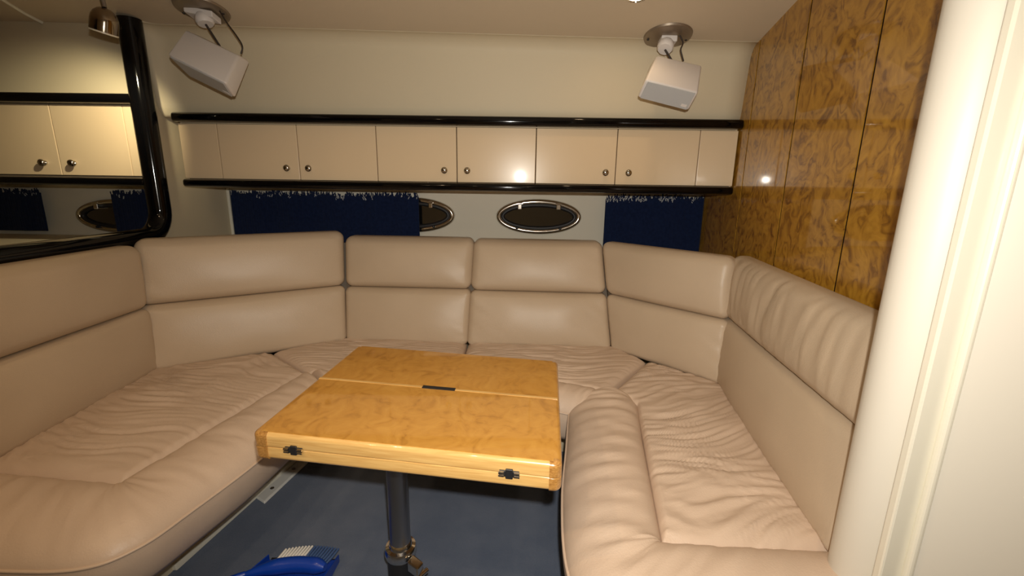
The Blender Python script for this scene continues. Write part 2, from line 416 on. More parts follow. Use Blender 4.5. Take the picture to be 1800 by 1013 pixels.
# ------------------------------------------------------------------ portholes
def porthole(n, label, cx, cz, yw, a=0.257, b=0.105):
    t = thing('window_%d' % n, label, 'porthole', (cx, yw, cz), kind='structure')
    N = 56
    ell = lambda ra, rb, y: [(cx + ra * math.cos(2 * math.pi * k / N) , y, cz + rb * math.copysign(abs(math.sin(2 * math.pi * k / N)) ** 1.0, math.sin(2 * math.pi * k / N))) for k in range(N)]
    tube('outer_ring', ell(a - .016, b - .016, yw - .008), 0.016, M['ring'], t, 12, closed=True)
    tube('gasket', ell(a - .040, b - .036, yw - .010), 0.012, M['dark'], t, 10, closed=True)
    pts = ell(a - .034, b - .030, yw - .006)
    back = [(p[0], yw - .001, p[2]) for p in pts]
    mesh('pane', pts + back, [tuple(range(N)), tuple(range(2 * N - 1, N - 1, -1))] + [(i, (i + 1) % N, N + (i + 1) % N, N + i) for i in range(N)], M['glass'], t, False)
    for s in (-1, 1):
        hx = cx + s * 0.115; hz = cz + (b - .022) * math.sqrt(max(0, 1 - (0.115 / (a - .016)) ** 2))
        h = box('hinge', (hx - .013, yw - .040, hz - .030), (hx + .013, yw - .002, hz + .012), M['chrome'], t, 0.005, 3)
        lathe('hinge_pin', [(0, -.017), (.0055, -.017), (.0055, .017), (0, .017)], M['chrome'], h, (hx, yw - .040, hz + .004), (1, 0, 0), 12)
        lz = cz - (b - .026) * math.sqrt(max(0, 1 - (0.13 / (a - .016)) ** 2))
        lathe('latch', [(0, 0), (.009, 0), (.009, .012), (.006, .022), (0, .024)], M['dark'], t, (cx + s * .13, yw - .018, lz), (0, -1, 0), 12)
    return t
porthole(1, 'oval chrome rimmed porthole fully uncovered between the two navy towels', 0.130, 1.071, YW)
porthole(2, 'oval chrome porthole half covered by the wide navy towel', -0.634, 1.071, YW)
porthole(3, 'dim oval porthole seen through the black trimmed opening', -2.33, 1.045, YB, 0.265, 0.10)

# ------------------------------------------------------------------ towels
def towel(label, x0, x1, y, zt, zb, slant=0.0, pale=0.5):
    t = thing('towel', label, 'towel', ((x0 + x1) / 2, y, zb))
    nx = int((x1 - x0) / 0.006); nz = 40
    def yy(x, z):
        return y + 0.010 * noise.noise(Vector((x * 9, z * 1.5, 3.1 + y))) + 0.0016 * math.sin(x * 420)
    vs, fs = [], []
    jag = [0.010 * noise.noise(Vector((x0 * 7 + i * 0.35, 1.7, y))) + 0.012 * noise.noise(Vector((i * 0.06, 4.2, x0))) + random.uniform(-.003, .003) for i in range(nx + 1)]
    for i in range(nx + 1):
        u = i / nx
        for k in range(nz + 1):
            v = k / nz
            z = zb + (zt + jag[i] - zb) * v
            x = x0 + (x1 - x0) * u + slant * (1 - v)
            vs.append((x, yy(x, z), z))
    for i in range(nx):
        for k in range(nz):
            a = i * (nz + 1) + k; fs.append((a, a + 1, a + nz + 2, a + nz + 1))
    o = mesh('cloth', vs, fs, M['navy'], t)
    md = o.modifiers.new('thick', 'SOLIDIFY'); md.thickness = 0.006
    # fringe: short uneven threads along the top
    for nm, mat, dens, hi in (('fringe', M['navy'], 300, 0.024), ('pale_fringe', M['fringe'], 260 * pale, 0.016)):
        V, Fc = [], []
        for q in range(int((x1 - x0) * dens)):
            u = random.random(); i = int(u * nx)
            if nm == 'pale_fringe' and noise.noise(Vector((u * (x1 - x0) * 14, 7.7, x0))) < -0.02: continue
            x = x0 + (x1 - x0) * u; z = zt + jag[i] - 0.003
            yv = yy(x, z) - 0.005 - random.uniform(0, .006)
            h = random.uniform(0.4, 1.0) * hi; dx = random.uniform(-.008, .008); wd = 0.0022
            if nm == 'pale_fringe': z += random.uniform(-.022, .004)
            b = len(V)
            V += [(x - wd, yv, z), (x + wd, yv, z), (x + wd + dx, yv, z + h), (x - wd + dx, yv, z + h),
                  (x - wd, yv + .003, z), (x + wd, yv + .003, z), (x + wd + dx, yv + .003, z + h), (x - wd + dx, yv + .003, z + h)]
            Fc += [tuple(b + k for k in f) for f in ((3, 2, 1, 0), (4, 5, 6, 7), (0, 1, 5, 4), (1, 2, 6, 5), (2, 3, 7, 6), (3, 0, 4, 7))]
        f = mesh(nm, V, Fc, mat, t, False); f['kind'] = 'stuff'
    return t
towel('wide navy blue towel with frayed top edge hanging under the lockers, half over a porthole', -1.705, -0.585, YW - .045, 1.183, 0.872, pale=0.35)
towel('narrow navy blue towel with a pale frayed top edge hanging beside the burl wood bulkhead', 0.520, 1.095, YW - .045, 1.195, 0.872, pale=1.0)
towel('black looking towel covering one end of the dim porthole beyond the opening', -2.335, -1.82, YB - .045, 1.175, 0.945, pale=0.2)
towel('dark towel hanging free of the dim porthole beyond the opening', -3.05, -2.74, YB - .045, 1.175, 0.955, pale=0.4, slant=-0.01)

# ------------------------------------------------------------------ upholstery
def ridge(p, f=1.0):
    n = noise.noise(p)
    return (1 - min(1, abs(n) * 3.2)) * f
def pad(name, c, r, bulge, mat, parent, res=0.018, wr=None, rb=0.01):
    """rounded cushion in a hexahedron. c = front BL,BR,TR,TL, back BL,BR,TR,TL"""
    c = [Vector(p) for p in c]
    Lx = ((c[1] - c[0]).length + (c[2] - c[3]).length) / 2
    Lz = ((c[3] - c[0]).length + (c[2] - c[1]).length) / 2
    Ly = sum((c[i + 4] - c[i]).length for i in range(4)) / 4
    def samples(L, r):
        e = [r * (1 - math.tan(math.radians(45 * (1 - k / 5)))) for k in range(6)]
        m = max(2, int((L - 2 * r) / res))
        return e + [r + (L - 2 * r) * k / m for k in range(1, m)] + [L - q for q in reversed(e)]
    X, Y, Z = samples(Lx, r), samples(Ly, r), samples(Lz, r)
    NX, NY, NZ = len(X) - 1, len(Y) - 1, len(Z) - 1
    idx = {}; vs = []; fs = []
    nf = (c[1] - c[0]).cross(c[3] - c[0]).normalized()     # points to the front (viewer)
    if nf.dot(c[0] - c[4]) < 0: nf = -nf
    def V(i, j, k):
        key = (i, j, k)
        if key in idx: return idx[key]
        p = Vector((X[i], Y[j], Z[k]))
        q = Vector((min(max(p.x, r), Lx - r), min(max(p.y, r), Ly - r), min(max(p.z, r), Lz - r)))
        d = p - q
        if d.length > 1e-9: p = q + d.normalized() * r
        u, w_, v = p.x / Lx, p.y / Ly, p.z / Lz
        f = (c[0] * (1 - u) + c[1] * u) * (1 - v) + (c[3] * (1 - u) + c[2] * u) * v
        b = (c[4] * (1 - u) + c[5] * u) * (1 - v) + (c[7] * (1 - u) + c[6] * u) * v
        s = f.lerp(b, w_)
        uu, vv = max(0, 1 - abs(2 * u - 1) ** 3.2), max(0, 1 - abs(2 * v - 1) ** 2.6)
        amt = bulge * uu * vv
        if wr: amt += wr(p.x, p.z, Lx, Lz) * min(1, 0.25 + 3 * min(uu, vv))
        s = s + nf * amt * max(0.0, 1 - w_) ** 1.5
        idx[key] = len(vs); vs.append(s); return idx[key]
    for i in range(NX):
        for k in range(NZ):
            fs.append((V(i, 0, k), V(i + 1, 0, k), V(i + 1, 0, k + 1), V(i, 0, k + 1)))
            fs.append((V(i, NY, k), V(i, NY, k + 1), V(i + 1, NY, k + 1), V(i + 1, NY, k)))
    for i in range(NX):
        for j in range(NY):
            fs.append((V(i, j, 0), V(i, j + 1, 0), V(i + 1, j + 1, 0), V(i + 1, j, 0)))
            fs.append((V(i, j, NZ), V(i + 1, j, NZ), V(i + 1, j + 1, NZ), V(i, j + 1, NZ)))
    for j in range(NY):
        for k in range(NZ):
            fs.append((V(0, j, k), V(0, j, k + 1), V(0, j + 1, k + 1), V(0, j + 1, k)))
            fs.append((V(NX, j, k), V(NX, j + 1, k), V(NX, j + 1, k + 1), V(NX, j, k + 1)))
    return mesh(name, vs, fs, mat, parent)
def soft(seed, A=0.0065):
    def f(x, z, L, H):
        e = min(x, L - x)
        pull = math.exp(-e / 0.07)            # creases near the side seams
        return A * 0.7 * noise.noise(Vector((x * 5, z * 6, seed))) + A * 1.1 * pull * noise.noise(Vector((x * 8, (z + 0.6 * x) * 42, seed + 5)))
    return f
def puckered(seed, A=0.006):                # crowded creases running up the pad
    def f(x, z, L, H):
        fade = 0.35 + 0.65 * math.exp(-((x / L - 0.38) / 0.30) ** 2)
        s = x * 38 + 3.5 * z + 1.4 * noise.noise(Vector((x * 4, z * 5, seed)))
        n = noise.noise(Vector((s, z * 3.2, seed))) * 0.7 + 0.6 * noise.noise(Vector((s * 2.1, z * 5, seed + 9)))
        return A * fade * n * (0.35 + 0.65 * min(1, z / (0.6 * H)))
    return f
def back_cushion(label, bl, br, tl, tr, zb, zm, zt, depth, group, wu=None, wl=None, zt2=None):
    """bl.. = front line in plan at the bottom / top, depth = vector to the back"""
    t = thing('back_cushion', label, 'cushion', ((bl[0] + br[0]) / 2 + depth[0] / 2, (bl[1] + br[1]) / 2 + depth[1] / 2, zb), group)
    zt2 = zt if zt2 is None else zt2
    m = (zm - zb) / (zt - zb)
    ml = (bl[0] + (tl[0] - bl[0]) * m, bl[1] + (tl[1] - bl[1]) * m); mr = (br[0] + (tr[0] - br[0]) * m, br[1] + (tr[1] - br[1]) * m)
    d = depth
    F = lambda p, z: (p[0], p[1], z)
    B = lambda p, z: (p[0] + d[0], p[1] + d[1], z)
    e = lambda p, q, k: (p[0] + (q[0] - p[0]) * k, p[1] + (q[1] - p[1]) * k)
    K = lambda p, z, f: (p[0] + d[0] * f, p[1] + d[1] * f, z)
    b0, b1, t0, t1 = e(bl, br, -.018), e(bl, br, 1.018), e(tl, tr, -.018), e(tl, tr, 1.018)
    hexa('backing', [K(b0, zb + .03, .55), K(b1, zb + .03, .55), K(b1, zb + .03, .8), K(b0, zb + .03, .8), K(t0, zt - .07, .55), K(t1, zt2 - .07, .55), K(t1, zt2 - .07, .8), K(t0, zt - .07, .8)], M['backing'], t)  # dark board added inside, so bright gaps between cushions look shaded
    pad('lower_pad', [F(bl, zb), F(br, zb), F(mr, zm), F(ml, zm), B(bl, zb), B(br, zb), B(mr, zm), B(ml, zm)], 0.032, 0.024, M['leather'], t, wr=wl)
    pad('upper_pad', [F(ml, zm), F(mr, zm), F(tr, zt2), F(tl, zt), B(ml, zm), B(mr, zm), B(tr, zt2), B(tl, zt)], 0.042, 0.028, M['leather'], t, wr=wu)
    return t
G = None
back_cushion('long beige leather back cushion below the black opening trim', (-1.515, 0.55), (-1.605, 1.862), (-1.575, 0.55), (-1.625, 1.905), 0.408, 0.700, 0.978, (-0.115, 0.0), G, soft(1), soft(2))
back_cushion('beige leather corner cushion below the wide navy towel, set across the corner', (-1.650, 1.808), (-0.910, 2.278), (-1.685, 1.915), (-0.940, 2.420), 0.408, 0.705, 0.995, (-0.06, 0.10), G, soft(3), soft(4))
back_cushion('beige leather back cushion beside the half covered porthole, smooth lower pad', (-0.924, 2.268), (-0.255, 2.240), (-0.945, 2.405), (-0.232, 2.395), 0.408, 0.700, 0.970, (0.0, 0.12), G, soft(5), soft(6))
back_cushion('beige leather back cushion below the uncovered porthole, creased lower pad', (-0.260, 2.240), (0.512, 2.208), (-0.235, 2.395), (0.462, 2.370), 0.408, 0.695, 0.966, (0.0, 0.12), G, soft(7), soft(8, 0.010))
back_cushion('beige leather corner cushion below the narrow navy towel, set across the corner', (0.500, 2.222), (0.905, 1.795), (0.442, 2.378), (0.915, 1.865), 0.408, 0.695, 0.966, (0.075, 0.085), G, soft(9), soft(10))
back_cushion('beige leather back cushion with crowded creases against the burl wood bulkhead', (0.892, 1.850), (0.735, 0.87), (0.950, 1.975), (0.845, 0.87), 0.408, 0.695, 0.968, (0.105, 0.0), G, puckered(11, 0.020), soft(12), zt2=0.945)

ZS = 0.418
def seat_panel(name, near, front, far, crease, parent, seed, A=0.006, n=120, ang=0.0, crown=0.016):
    """Coons patch: near A->B, front B->C, far D->C, crease A->D (plan points)"""
    u0 = resample([Vector((*p, 0)) for p in near], n); u1 = resample([Vector((*p, 0)) for p in far], n)
    v0 = resample([Vector((*p, 0)) for p in crease], n); v1 = resample([Vector((*p, 0)) for p in front], n)
    A_, B_, D_, C_ = u0[0], u0[-1], u1[0], u1[-1]
    vs, fs = [], []
    ca, sa = math.cos(ang), math.sin(ang)
    for j in range(n):
        v = j / (n - 1)
        for i in range(n):
            u = i / (n - 1)
            p = u0[i] * (1 - v) + u1[i] * v + v0[j] * (1 - u) + v1[j] * u - (A_ * (1 - u) * (1 - v) + B_ * u * (1 - v) + D_ * (1 - u) * v + C_ * u * v)
            d = min(u, 1 - u, v, 1 - v) * 0.55
            e = 1 - (1 - min(1, d / 0.030)) ** 2
            x, y = p.x * ca - p.y * sa, p.x * sa + p.y * ca
            wob = 1.3 * noise.noise(Vector((x * 3.2, y * 3.2, seed)))
            r1 = noise.noise(Vector((x * 4.0 + wob * .6, y * 30 + wob * 3.0, seed)))
            r2 = noise.noise(Vector((x * 7 + wob, y * 58 + wob * 4.0, seed + 4)))
            s1 = 0.45 - 1.6 * abs(r1); s2 = 0.45 - 1.6 * abs(r2)
            s3 = noise.noise(Vector((x * 4 + y * 5, y * 6 - x * 4, seed + 8)))
            wgt = 0.55 + 0.45 * math.sin(math.pi * min(1, u * 1.1))
            z = ZS + crown * max(0.0, math.sin(math.pi * u)) ** 0.6 * max(0.0, math.sin(math.pi * v)) ** 0.5 + e * (0.006 + wgt * A * (1.0 * s1 + 0.5 * s2 + 0.6 * s3)) - (1 - e) * 0.012
            vs.append((p.x, p.y, z))
    for j in range(n - 1):
        for i in range(n - 1): fs.append((j * n + i, j * n + i + 1, (j + 1) * n + i + 1, (j + 1) * n + i))
    ring = [i for i in range(n)] + [j * n + n - 1 for j in range(1, n)] + [(n - 1) * n + i for i in range(n - 2, -1, -1)] + [j * n for j in range(n - 2, 0, -1)]
    b = len(vs)
    for q in ring: vs.append((vs[q][0], vs[q][1], 0.27))
    m = len(ring)
    for k in range(m): fs.append((ring[k], ring[(k + 1) % m], b + (k + 1) % m, b + k))
    fs.append(tuple(range(b, b + m)))
    return mesh(name, vs, fs, M['leather_seat'], parent)
PROF = [(0.0, 0.36), (0.0, 0.398), (0.015, 0.412), (0.06, 0.428), (0.14, 0.442), (0.26, 0.4515), (0.40, 0.455), (0.54, 0.453), (0.68, 0.446), (0.80, 0.434), (0.89, 0.419), (0.95, 0.404), (0.985, 0.391), (1.0, 0.380)]
BAND = [(1.0, 0.380), (1.006, 0.365), (1.003, 0.345), (0.98, 0.31), (0.93, 0.275), (0.87, 0.255), (0.70, 0.25)]
def loft(name, inner, outer, prof, mat, parent, seed=0, A=0.0, ends=(0.03, 0.03), caps=True, freq=26):
    N = len(inner); vs, fs = [], []; m = len(prof)
    s = 0
    Ls = [0]
    mid = [(inner[i] + outer[i]) / 2 for i in range(N)]
    for i in range(1, N): Ls.append(Ls[-1] + (mid[i] - mid[i - 1]).length)
    for i in range(N):
        e0 = 1.0 if ends[0] <= 0 else math.sqrt(max(0, 1 - (1 - min(1, Ls[i] / ends[0])) ** 2))
        e1 = 1.0 if ends[1] <= 0 else math.sqrt(max(0, 1 - (1 - min(1, (Ls[-1] - Ls[i]) / ends[1])) ** 2))
        e = 0.35 + 0.65 * min(e0, e1)
        for (wf, z) in prof:
            p = inner[i].lerp(outer[i], wf)
            zz = 0.36 + (z - 0.36) * e if z > 0.36 else z
            if A and 0.02 < wf < 0.99:
                k = math.sin(math.pi * wf) ** 0.6
                q = Ls[i] * freq + wf * 1.2
                zz += A * k * (noise.noise(Vector((q, wf * 1.6, seed))) + 0.5 * noise.noise(Vector((q * 2.2, wf * 3, seed + 3)))) * (1.15 - 0.6 * wf)
            vs.append((p.x, p.y, zz))
    for i in range(N - 1):
        for k in range(m - 1): fs.append((i * m + k, i * m + k + 1, (i + 1) * m + k + 1, (i + 1) * m + k))
    if caps:
        fs.append(tuple(range(m))); fs.append(tuple((N - 1) * m + k for k in range(m - 1, -1, -1)))
    return mesh(name, vs, fs, mat, parent)
def finer(prof, n=4):
    P = [Vector((a, b, 0)) for a, b in prof]; out = []
    Q = [P[0] * 2 - P[1]] + P + [P[-1] * 2 - P[-2]]
    for i in range(1, len(Q) - 2):
        a, b, c, d = Q[i - 1:i + 3]
        for k in range(n):
            t = k / n; v = 0.5 * ((2 * b) + (c - a) * t + (2 * a - 5 * b + 4 * c - d) * t * t + (3 * b - a - 3 * c + d) * t ** 3)
            out.append((v.x, v.y))
    return out + [prof[-1]]
def seat(label, near, front, far, crease, inner, outer, seed, A, rollA, ang=0.0, n_in=None, ends=(0.03, 0.03), lin=False, crown=0.016):
    cx = (near[0][0] + far[0][0] + front[0][0]) / 3; cy = (near[0][1] + far[0][1] + front[0][1]) / 3
    t = thing('seat_cushion', label, 'cushion', (cx, cy, 0.25))
    seat_panel('seat_panel', near, front, far, crease, t, seed, A, ang=ang, crown=crown)
    N = 150
    I = []; O = []
    # inner and outer lines carry the same number of control points and are matched segment by segment
    segs = len(inner) - 1
    per = N // segs
    io = [Vector((*p, 0)) for p in inner]; oo = [Vector((*p, 0)) for p in outer]
    Q = [oo[0] * 2 - oo[1]] + oo + [oo[-1] * 2 - oo[-2]]
    for s in range(segs):
        for k in range(per):
            tt = k / per
            I.append(io[s].lerp(io[s + 1], tt))
            a, b, c, d = Q[s:s + 4]
            O.append(0.5 * ((2 * b) + (c - a) * tt + (2 * a - 5 * b + 4 * c - d) * tt * tt + (3 * b - a - 3 * c + d) * tt ** 3))
    I.append(io[-1]); O.append(oo[-1])
    loft('front_roll', I, O, finer(PROF, 3), M['leather_seat'], t, seed, rollA, ends)
    bd = loft('side_band', I, O, BAND, M['leather_seat'], t, seed, 0, (0, 0))
    tube('piping', [(p.x, p.y, 0.382) for p in O], 0.0042, M['leather_seat'], bd, 8)
    return t
seat('long beige leather seat cushion below the black opening trim, with rounded near end',
     [(-1.600, 1.130), (-1.104, 1.078)], [(-1.104, 1.078), (-0.935, 1.845)], [(-1.66, 1.845), (-1.22, 2.085), (-0.935, 1.845)], [(-1.600, 1.130), (-1.66, 1.845)],
     [(-0.935, 1.845), (-1.005, 1.53), (-1.055, 1.30), (-1.104, 1.078), (-1.106, 1.078), (-1.108, 1.079), (-1.30, 1.10), (-1.60, 1.130)],
     [(-0.785, 1.705), (-0.790, 1.50), (-0.812, 1.25), (-0.862, 1.03), (-0.905, 0.895), (-0.995, 0.830), (-1.22, 0.822), (-1.60, 0.822)], 21, 0.0115, 0.0085, ang=0.25)
seat('beige leather seat cushion in front of the half covered porthole, partly behind the table',
     [(-0.93, 1.852), (-0.262, 1.80)], [(-0.262, 1.80), (-0.262, 2.285)], [(-1.215, 2.090), (-0.930, 2.305), (-0.262, 2.285)], [(-0.93, 1.852), (-1.215, 2.090)],
     [(-0.93, 1.852), (-0.60, 1.825), (-0.262, 1.80)], [(-0.780, 1.710), (-0.60, 1.66), (-0.262, 1.635)], 33, 0.008, 0.005, ang=0.1)
seat('beige leather seat cushion in front of the uncovered porthole, partly behind the table',
     [(-0.252, 1.80), (0.199, 1.778), (0.372, 1.706)], [(0.372, 1.706), (0.645, 2.060)], [(-0.252, 2.285), (0.530, 2.250), (0.645, 2.060)], [(-0.252, 1.80), (-0.252, 2.285)],
     [(-0.252, 1.80), (0.02, 1.788), (0.199, 1.778), (0.372, 1.706)], [(-0.252, 1.635), (0.02, 1.625), (0.17, 1.60), (0.262, 1.560)], 45, 0.008, 0.005, ang=-0.1)
seat('wide creased beige leather seat cushion below the burl wood bulkhead',
     [(0.365, 0.914), (0.785, 0.896)], [(0.785, 0.896), (0.925, 1.815)], [(0.40, 1.70), (0.652, 2.058), (0.925, 1.815)], [(0.365, 0.914), (0.482, 1.60), (0.40, 1.70)],
     [(0.372, 1.712), (0.415, 1.712), (0.455, 1.695), (0.480, 1.655), (0.488, 1.600), (0.444, 1.38), (0.405, 1.15), (0.365, 0.914), (0.367, 0.912), (0.52, 0.906), (0.785, 0.896)],
     [(0.368, 1.712), (0.318, 1.708), (0.268, 1.685), (0.232, 1.640), (0.214, 1.575), (0.180, 1.35), (0.142, 1.10), (0.130, 0.86), (0.175, 0.70), (0.32, 0.64), (0.76, 0.63)], 57, 0.0125, 0.0105, ang=-0.15, ends=(0.05, 0.03))
# sofa carcass: a recessed plinth under the cushions and the ledge behind them
pt = thing('sofa_base', 'cream box plinth under the beige leather seats', 'sofa base', (-0.3, 2.2, 0))
def plan(name, poly, z0, z1, mat, parent):
    return prism(name, poly, 2, z0, z1, mat, parent)
plan('left_plinth', [(-1.74, 0.95), (-1.15, 0.95), (-1.09, 1.35), (-1.02, 1.78), (-1.02, 2.35), (-1.74, 2.35)], 0.0, 0.262, M['cream'], pt)
plan('back_plinth', [(-1.02, 1.92), (0.42, 1.92), (0.42, 2.70), (-1.02, 2.70)], 0.0, 0.262, M['cream'], pt)
plan('right_plinth', [(0.42, 0.90), (0.98, 0.90), (1.05, 2.45), (0.42, 2.45)], 0.0, 0.262, M['cream'], pt)
tag(plan('trim_2', [(-1.74, 1.95), (-0.97, 2.53), (0.50, 2.50), (0.90, 2.16), (1.06, 2.00), (1.095, 2.66), (-1.74, 2.66)], 0.84, 0.86, M['hull'], None), 'pale ledge running behind the sofa back cushions', 'ledge', kind='structure')
tag(box('trim_3', (-1.749, 2.70, 0.865), (-1.732, 2.718, 1.215), M['strip'], None, 0.004), 'thin pale corner bead beside the wide navy towel', 'trim', kind='structure')
# white strip along the left plinth, with a screwed plate
st = thing('floor_strip', 'white plastic strip with a screwed plate along the left sofa plinth', 'strip', (-1.08, 1.5, 0))
hexa('strip', [(-1.145, 1.20, 0.001), (-1.098, 1.20, 0.001), (-0.990, 1.80, 0.001), (-1.018, 1.80, 0.001), (-1.145, 1.20, 0.024), (-1.102, 1.20, 0.024), (-0.995, 1.80, 0.024), (-1.018, 1.80, 0.024)], M['strip'], st, 0.003, 2)
pl8 = hexa('plate', [(-1.035, 1.545, 0.001), (-0.985, 1.515, 0.001), (-0.935, 1.80, 0.001), (-0.985, 1.80, 0.001), (-1.035, 1.550, 0.010), (-0.990, 1.523, 0.010), (-0.940, 1.80, 0.010), (-0.985, 1.80, 0.010)], M['bristle_w'], st, 0.002, 1)
for x, y in ((-1.000, 1.60), (-0.975, 1.73)):
    lathe('screw', [(0, 0), (.008, 0), (.008, .003), (0, .004)], M['steel'], pl8, (x, y, 0.009), (0, 0, 1), 14)

# ------------------------------------------------------------------ table
tb = thing('folding_table', 'honey burl wood folding table with small dark hinges on a steel pole', 'table', (-0.327, 1.10, 0))
FL, FR, BR_, BL_ = Vector((-0.612, 0.926, 0)), Vector((0.103, 0.826, 0)), Vector((0.143, 1.400, 0)), Vector((-0.566, 1.515, 0))
def tq(u, v, z):
    p = (FL * (1 - u) + FR * u) * (1 - v) + (BL_ * (1 - u) + BR_ * u) * v
    return Vector((p.x, p.y, z))
def board(name, u0, u1, v0, v1, z0, z1, r, mat, parent, round_=(1, 1, 1, 1), nseg=6, corner=0.020, side=0):
    """board with rounded outline corners and bullnosed rim; round_: near, right, far, left edges bullnosed"""
    o = []
    W, D = 0.715, 0.58
    cu, cv = corner / W, corner / D
    pts = []
    for (cx, cy, a0) in ((u0, v0, 180), (u1, v0, 270), (u1, v1, 0), (u0, v1, 90)):
        k_on = {(u0, v0): round_[0] and round_[3], (u1, v0): round_[0] and round_[1], (u1, v1): round_[2] and round_[1], (u0, v1): round_[2] and round_[3]}[(cx, cy)]
        if not k_on: pts.append((cx, cy)); continue
        ox = cx + (cu if cx == u0 else -cu); oy = cy + (cv if cy == v0 else -cv)
        for k in range(nseg + 1):
            a = math.radians(a0 + 90 * k / nseg); pts.append((ox + cu * math.cos(a), oy + cv * math.sin(a)))
    # rings from bottom to top; inset grows in the rim
    zs = []
    H = z1 - z0
    for k in range(nseg + 1):
        rr = r if side <= 0 else min(r, 0.0015)
        a = math.radians(90 * k / nseg); zs.append((rr * (1 - math.sin(a)), z0 + min(rr, H - .002) * (1 - math.cos(a))))
    for k in range(nseg + 1):
        rr = r if side >= 0 else min(r, 0.0015)
        if side == 0: rr = min(rr, H / 2 - .0002)
        a = math.radians(90 * k / nseg); zs.append((rr * (1 - math.cos(a)), z1 - min(rr, H - .002) * (1 - math.sin(a))))
    n = len(pts); vs, fs = [], []
    for ins, z in zs:
        for (u, v) in pts:
            iu, iv = ins / W, ins / D
            a = u0 + (iu if round_[3] else 0); b = u1 - (iu if round_[1] else 0); c_ = v0 + (iv if round_[0] else 0); d = v1 - (iv if round_[2] else 0)
            uu = a + (u - u0) / (u1 - u0) * (b - a); vv = c_ + (v - v0) / (v1 - v0) * (d - c_)
            vs.append(tq(uu, vv, z))
    m = len(zs)
    for j in range(m - 1):
        for i in range(n): fs.append((j * n + i, j * n + (i + 1) % n, (j + 1) * n + (i + 1) % n, (j + 1) * n + i))
    fs.append(tuple(range(n - 1, -1, -1))); fs.append(tuple((m - 1) * n + k for k in range(n)))
    return sharp(mesh(name, vs, fs, mat, parent), 50)
VM = 0.515
ZB, ZM0, ZM1, ZT = 0.612, 0.6450, 0.6470, 0.680
# upper leaves: maple rims carrying burl fields
for nm, v0, v1, rd in (('upper_leaf', 0.0, VM - .004, (1, 1, 0, 1)), ('upper_leaf', VM + .004, 1.0, (0, 1, 1, 1))):
    lf = board(nm, 0.006, 0.994, v0 + (0.004 if v0 == 0 else 0), v1, ZM1, ZT, 0.010, M['maple'] if v0 == 0 else M['table_wood'], tb, rd, side=1)
    # rounded burl skin along the sides and the field on top
    a = 0.021 if v0 == 0 else 0.0; b = 0.0 if v0 == 0 else 0.028
    board('burl_field', 0.024, 0.976, v0 + (0.018 if v0 == 0 else 0.002), v1 - (0.002 if v0 == 0 else 0.018), ZT - 0.004, ZT + 0.0012, 0.0006, M['table_wood'], lf, (0, 0, 0, 0))
board('lower_leaf', 0.006, 0.994, 0.004, 1, ZB, ZM0, 0.010, M['maple'], tb, side=-1)
board('leaf_joint', 0.012, 0.988, 0.012, 0.988, ZM0 - .002, ZM1 + .002, 0.0005, M['gap'], tb, (0, 0, 0, 0))
# side mouldings in darker burl and the end-grain corner blocks
for z0, z1 in ((ZB, ZM0), (ZM1, ZT)):
    for u0, u1 in ((-0.0015, 0.050), (0.964, 1.0015)):
        board('corner_block', u0, u1, -0.0022, 0.0345, z0 - .0004, z1 + .0009, 0.010, M['endgrain'], tb,
              (1, 0, 0, 1) if u0 < 0.5 else (1, 1, 0, 0), corner=0.0185, side=1 if z0 > .63 else -1)
        board('side_moulding', u0, u1, 0.0345, 0.97, z0 - .0004, z1 + .0007, 0.010, M['table_wood'], tb, (0, 0, 0, 1) if u0 < 0.5 else (0, 1, 0, 0), side=1 if z0 > .63 else -1)
# light joint strip and dark catch between the leaves
board('joint_strip', 0.006, 0.994, VM - .0075, VM + .0075, ZM1, ZT + .0022, 0.0015, M['maple'], tb, (0, 0, 0, 0))
board('catch', 0.455, 0.590, VM - .013, VM + .013, ZT - .004, ZT + .0034, 0.001, M['dark'], tb, (0, 0, 0, 0))
# hinges on the near edge
for u in (0.145, 0.845):
    q = tq(u, 0, 0.646); dirn = (FR - FL).normalized(); nrm = Vector((dirn.y, -dirn.x, 0))
    def hb(name, a0, a1, z0, z1, d0, d1, mat, par):
        c = []
        for z in (z0, z1):
            for a, d in ((a0, d0), (a1, d0), (a1, d1), (a0, d1)):
                p = q + dirn * a + nrm * d; c.append((p.x, p.y, z))
        return hexa(name, c, mat, par, 0.0012, 1)
    h = hb('hinge', -0.022, 0.022, 0.6385, 0.6535, -0.002, 0.0025, M['dark'], tb)
    hb('hinge_leaf', -0.008, 0.008, 0.6345, 0.6575, -0.002, 0.0035, M['dark'], h)
    for s in (-1, 1):
        p = q + dirn * s * 0.017 + nrm * 0.003
        lathe('knuckle', [(0, -.006), (.0032, -.006), (.0032, .006), (0, .006)], M['chrome'], h, (p.x, p.y, 0.6495), tuple(dirn), 12)
        lathe('knuckle', [(0, -.006), (.0032, -.006), (.0032, .006), (0, .006)], M['chrome'], h, (p.x, p.y, 0.6425), tuple(dirn), 12)
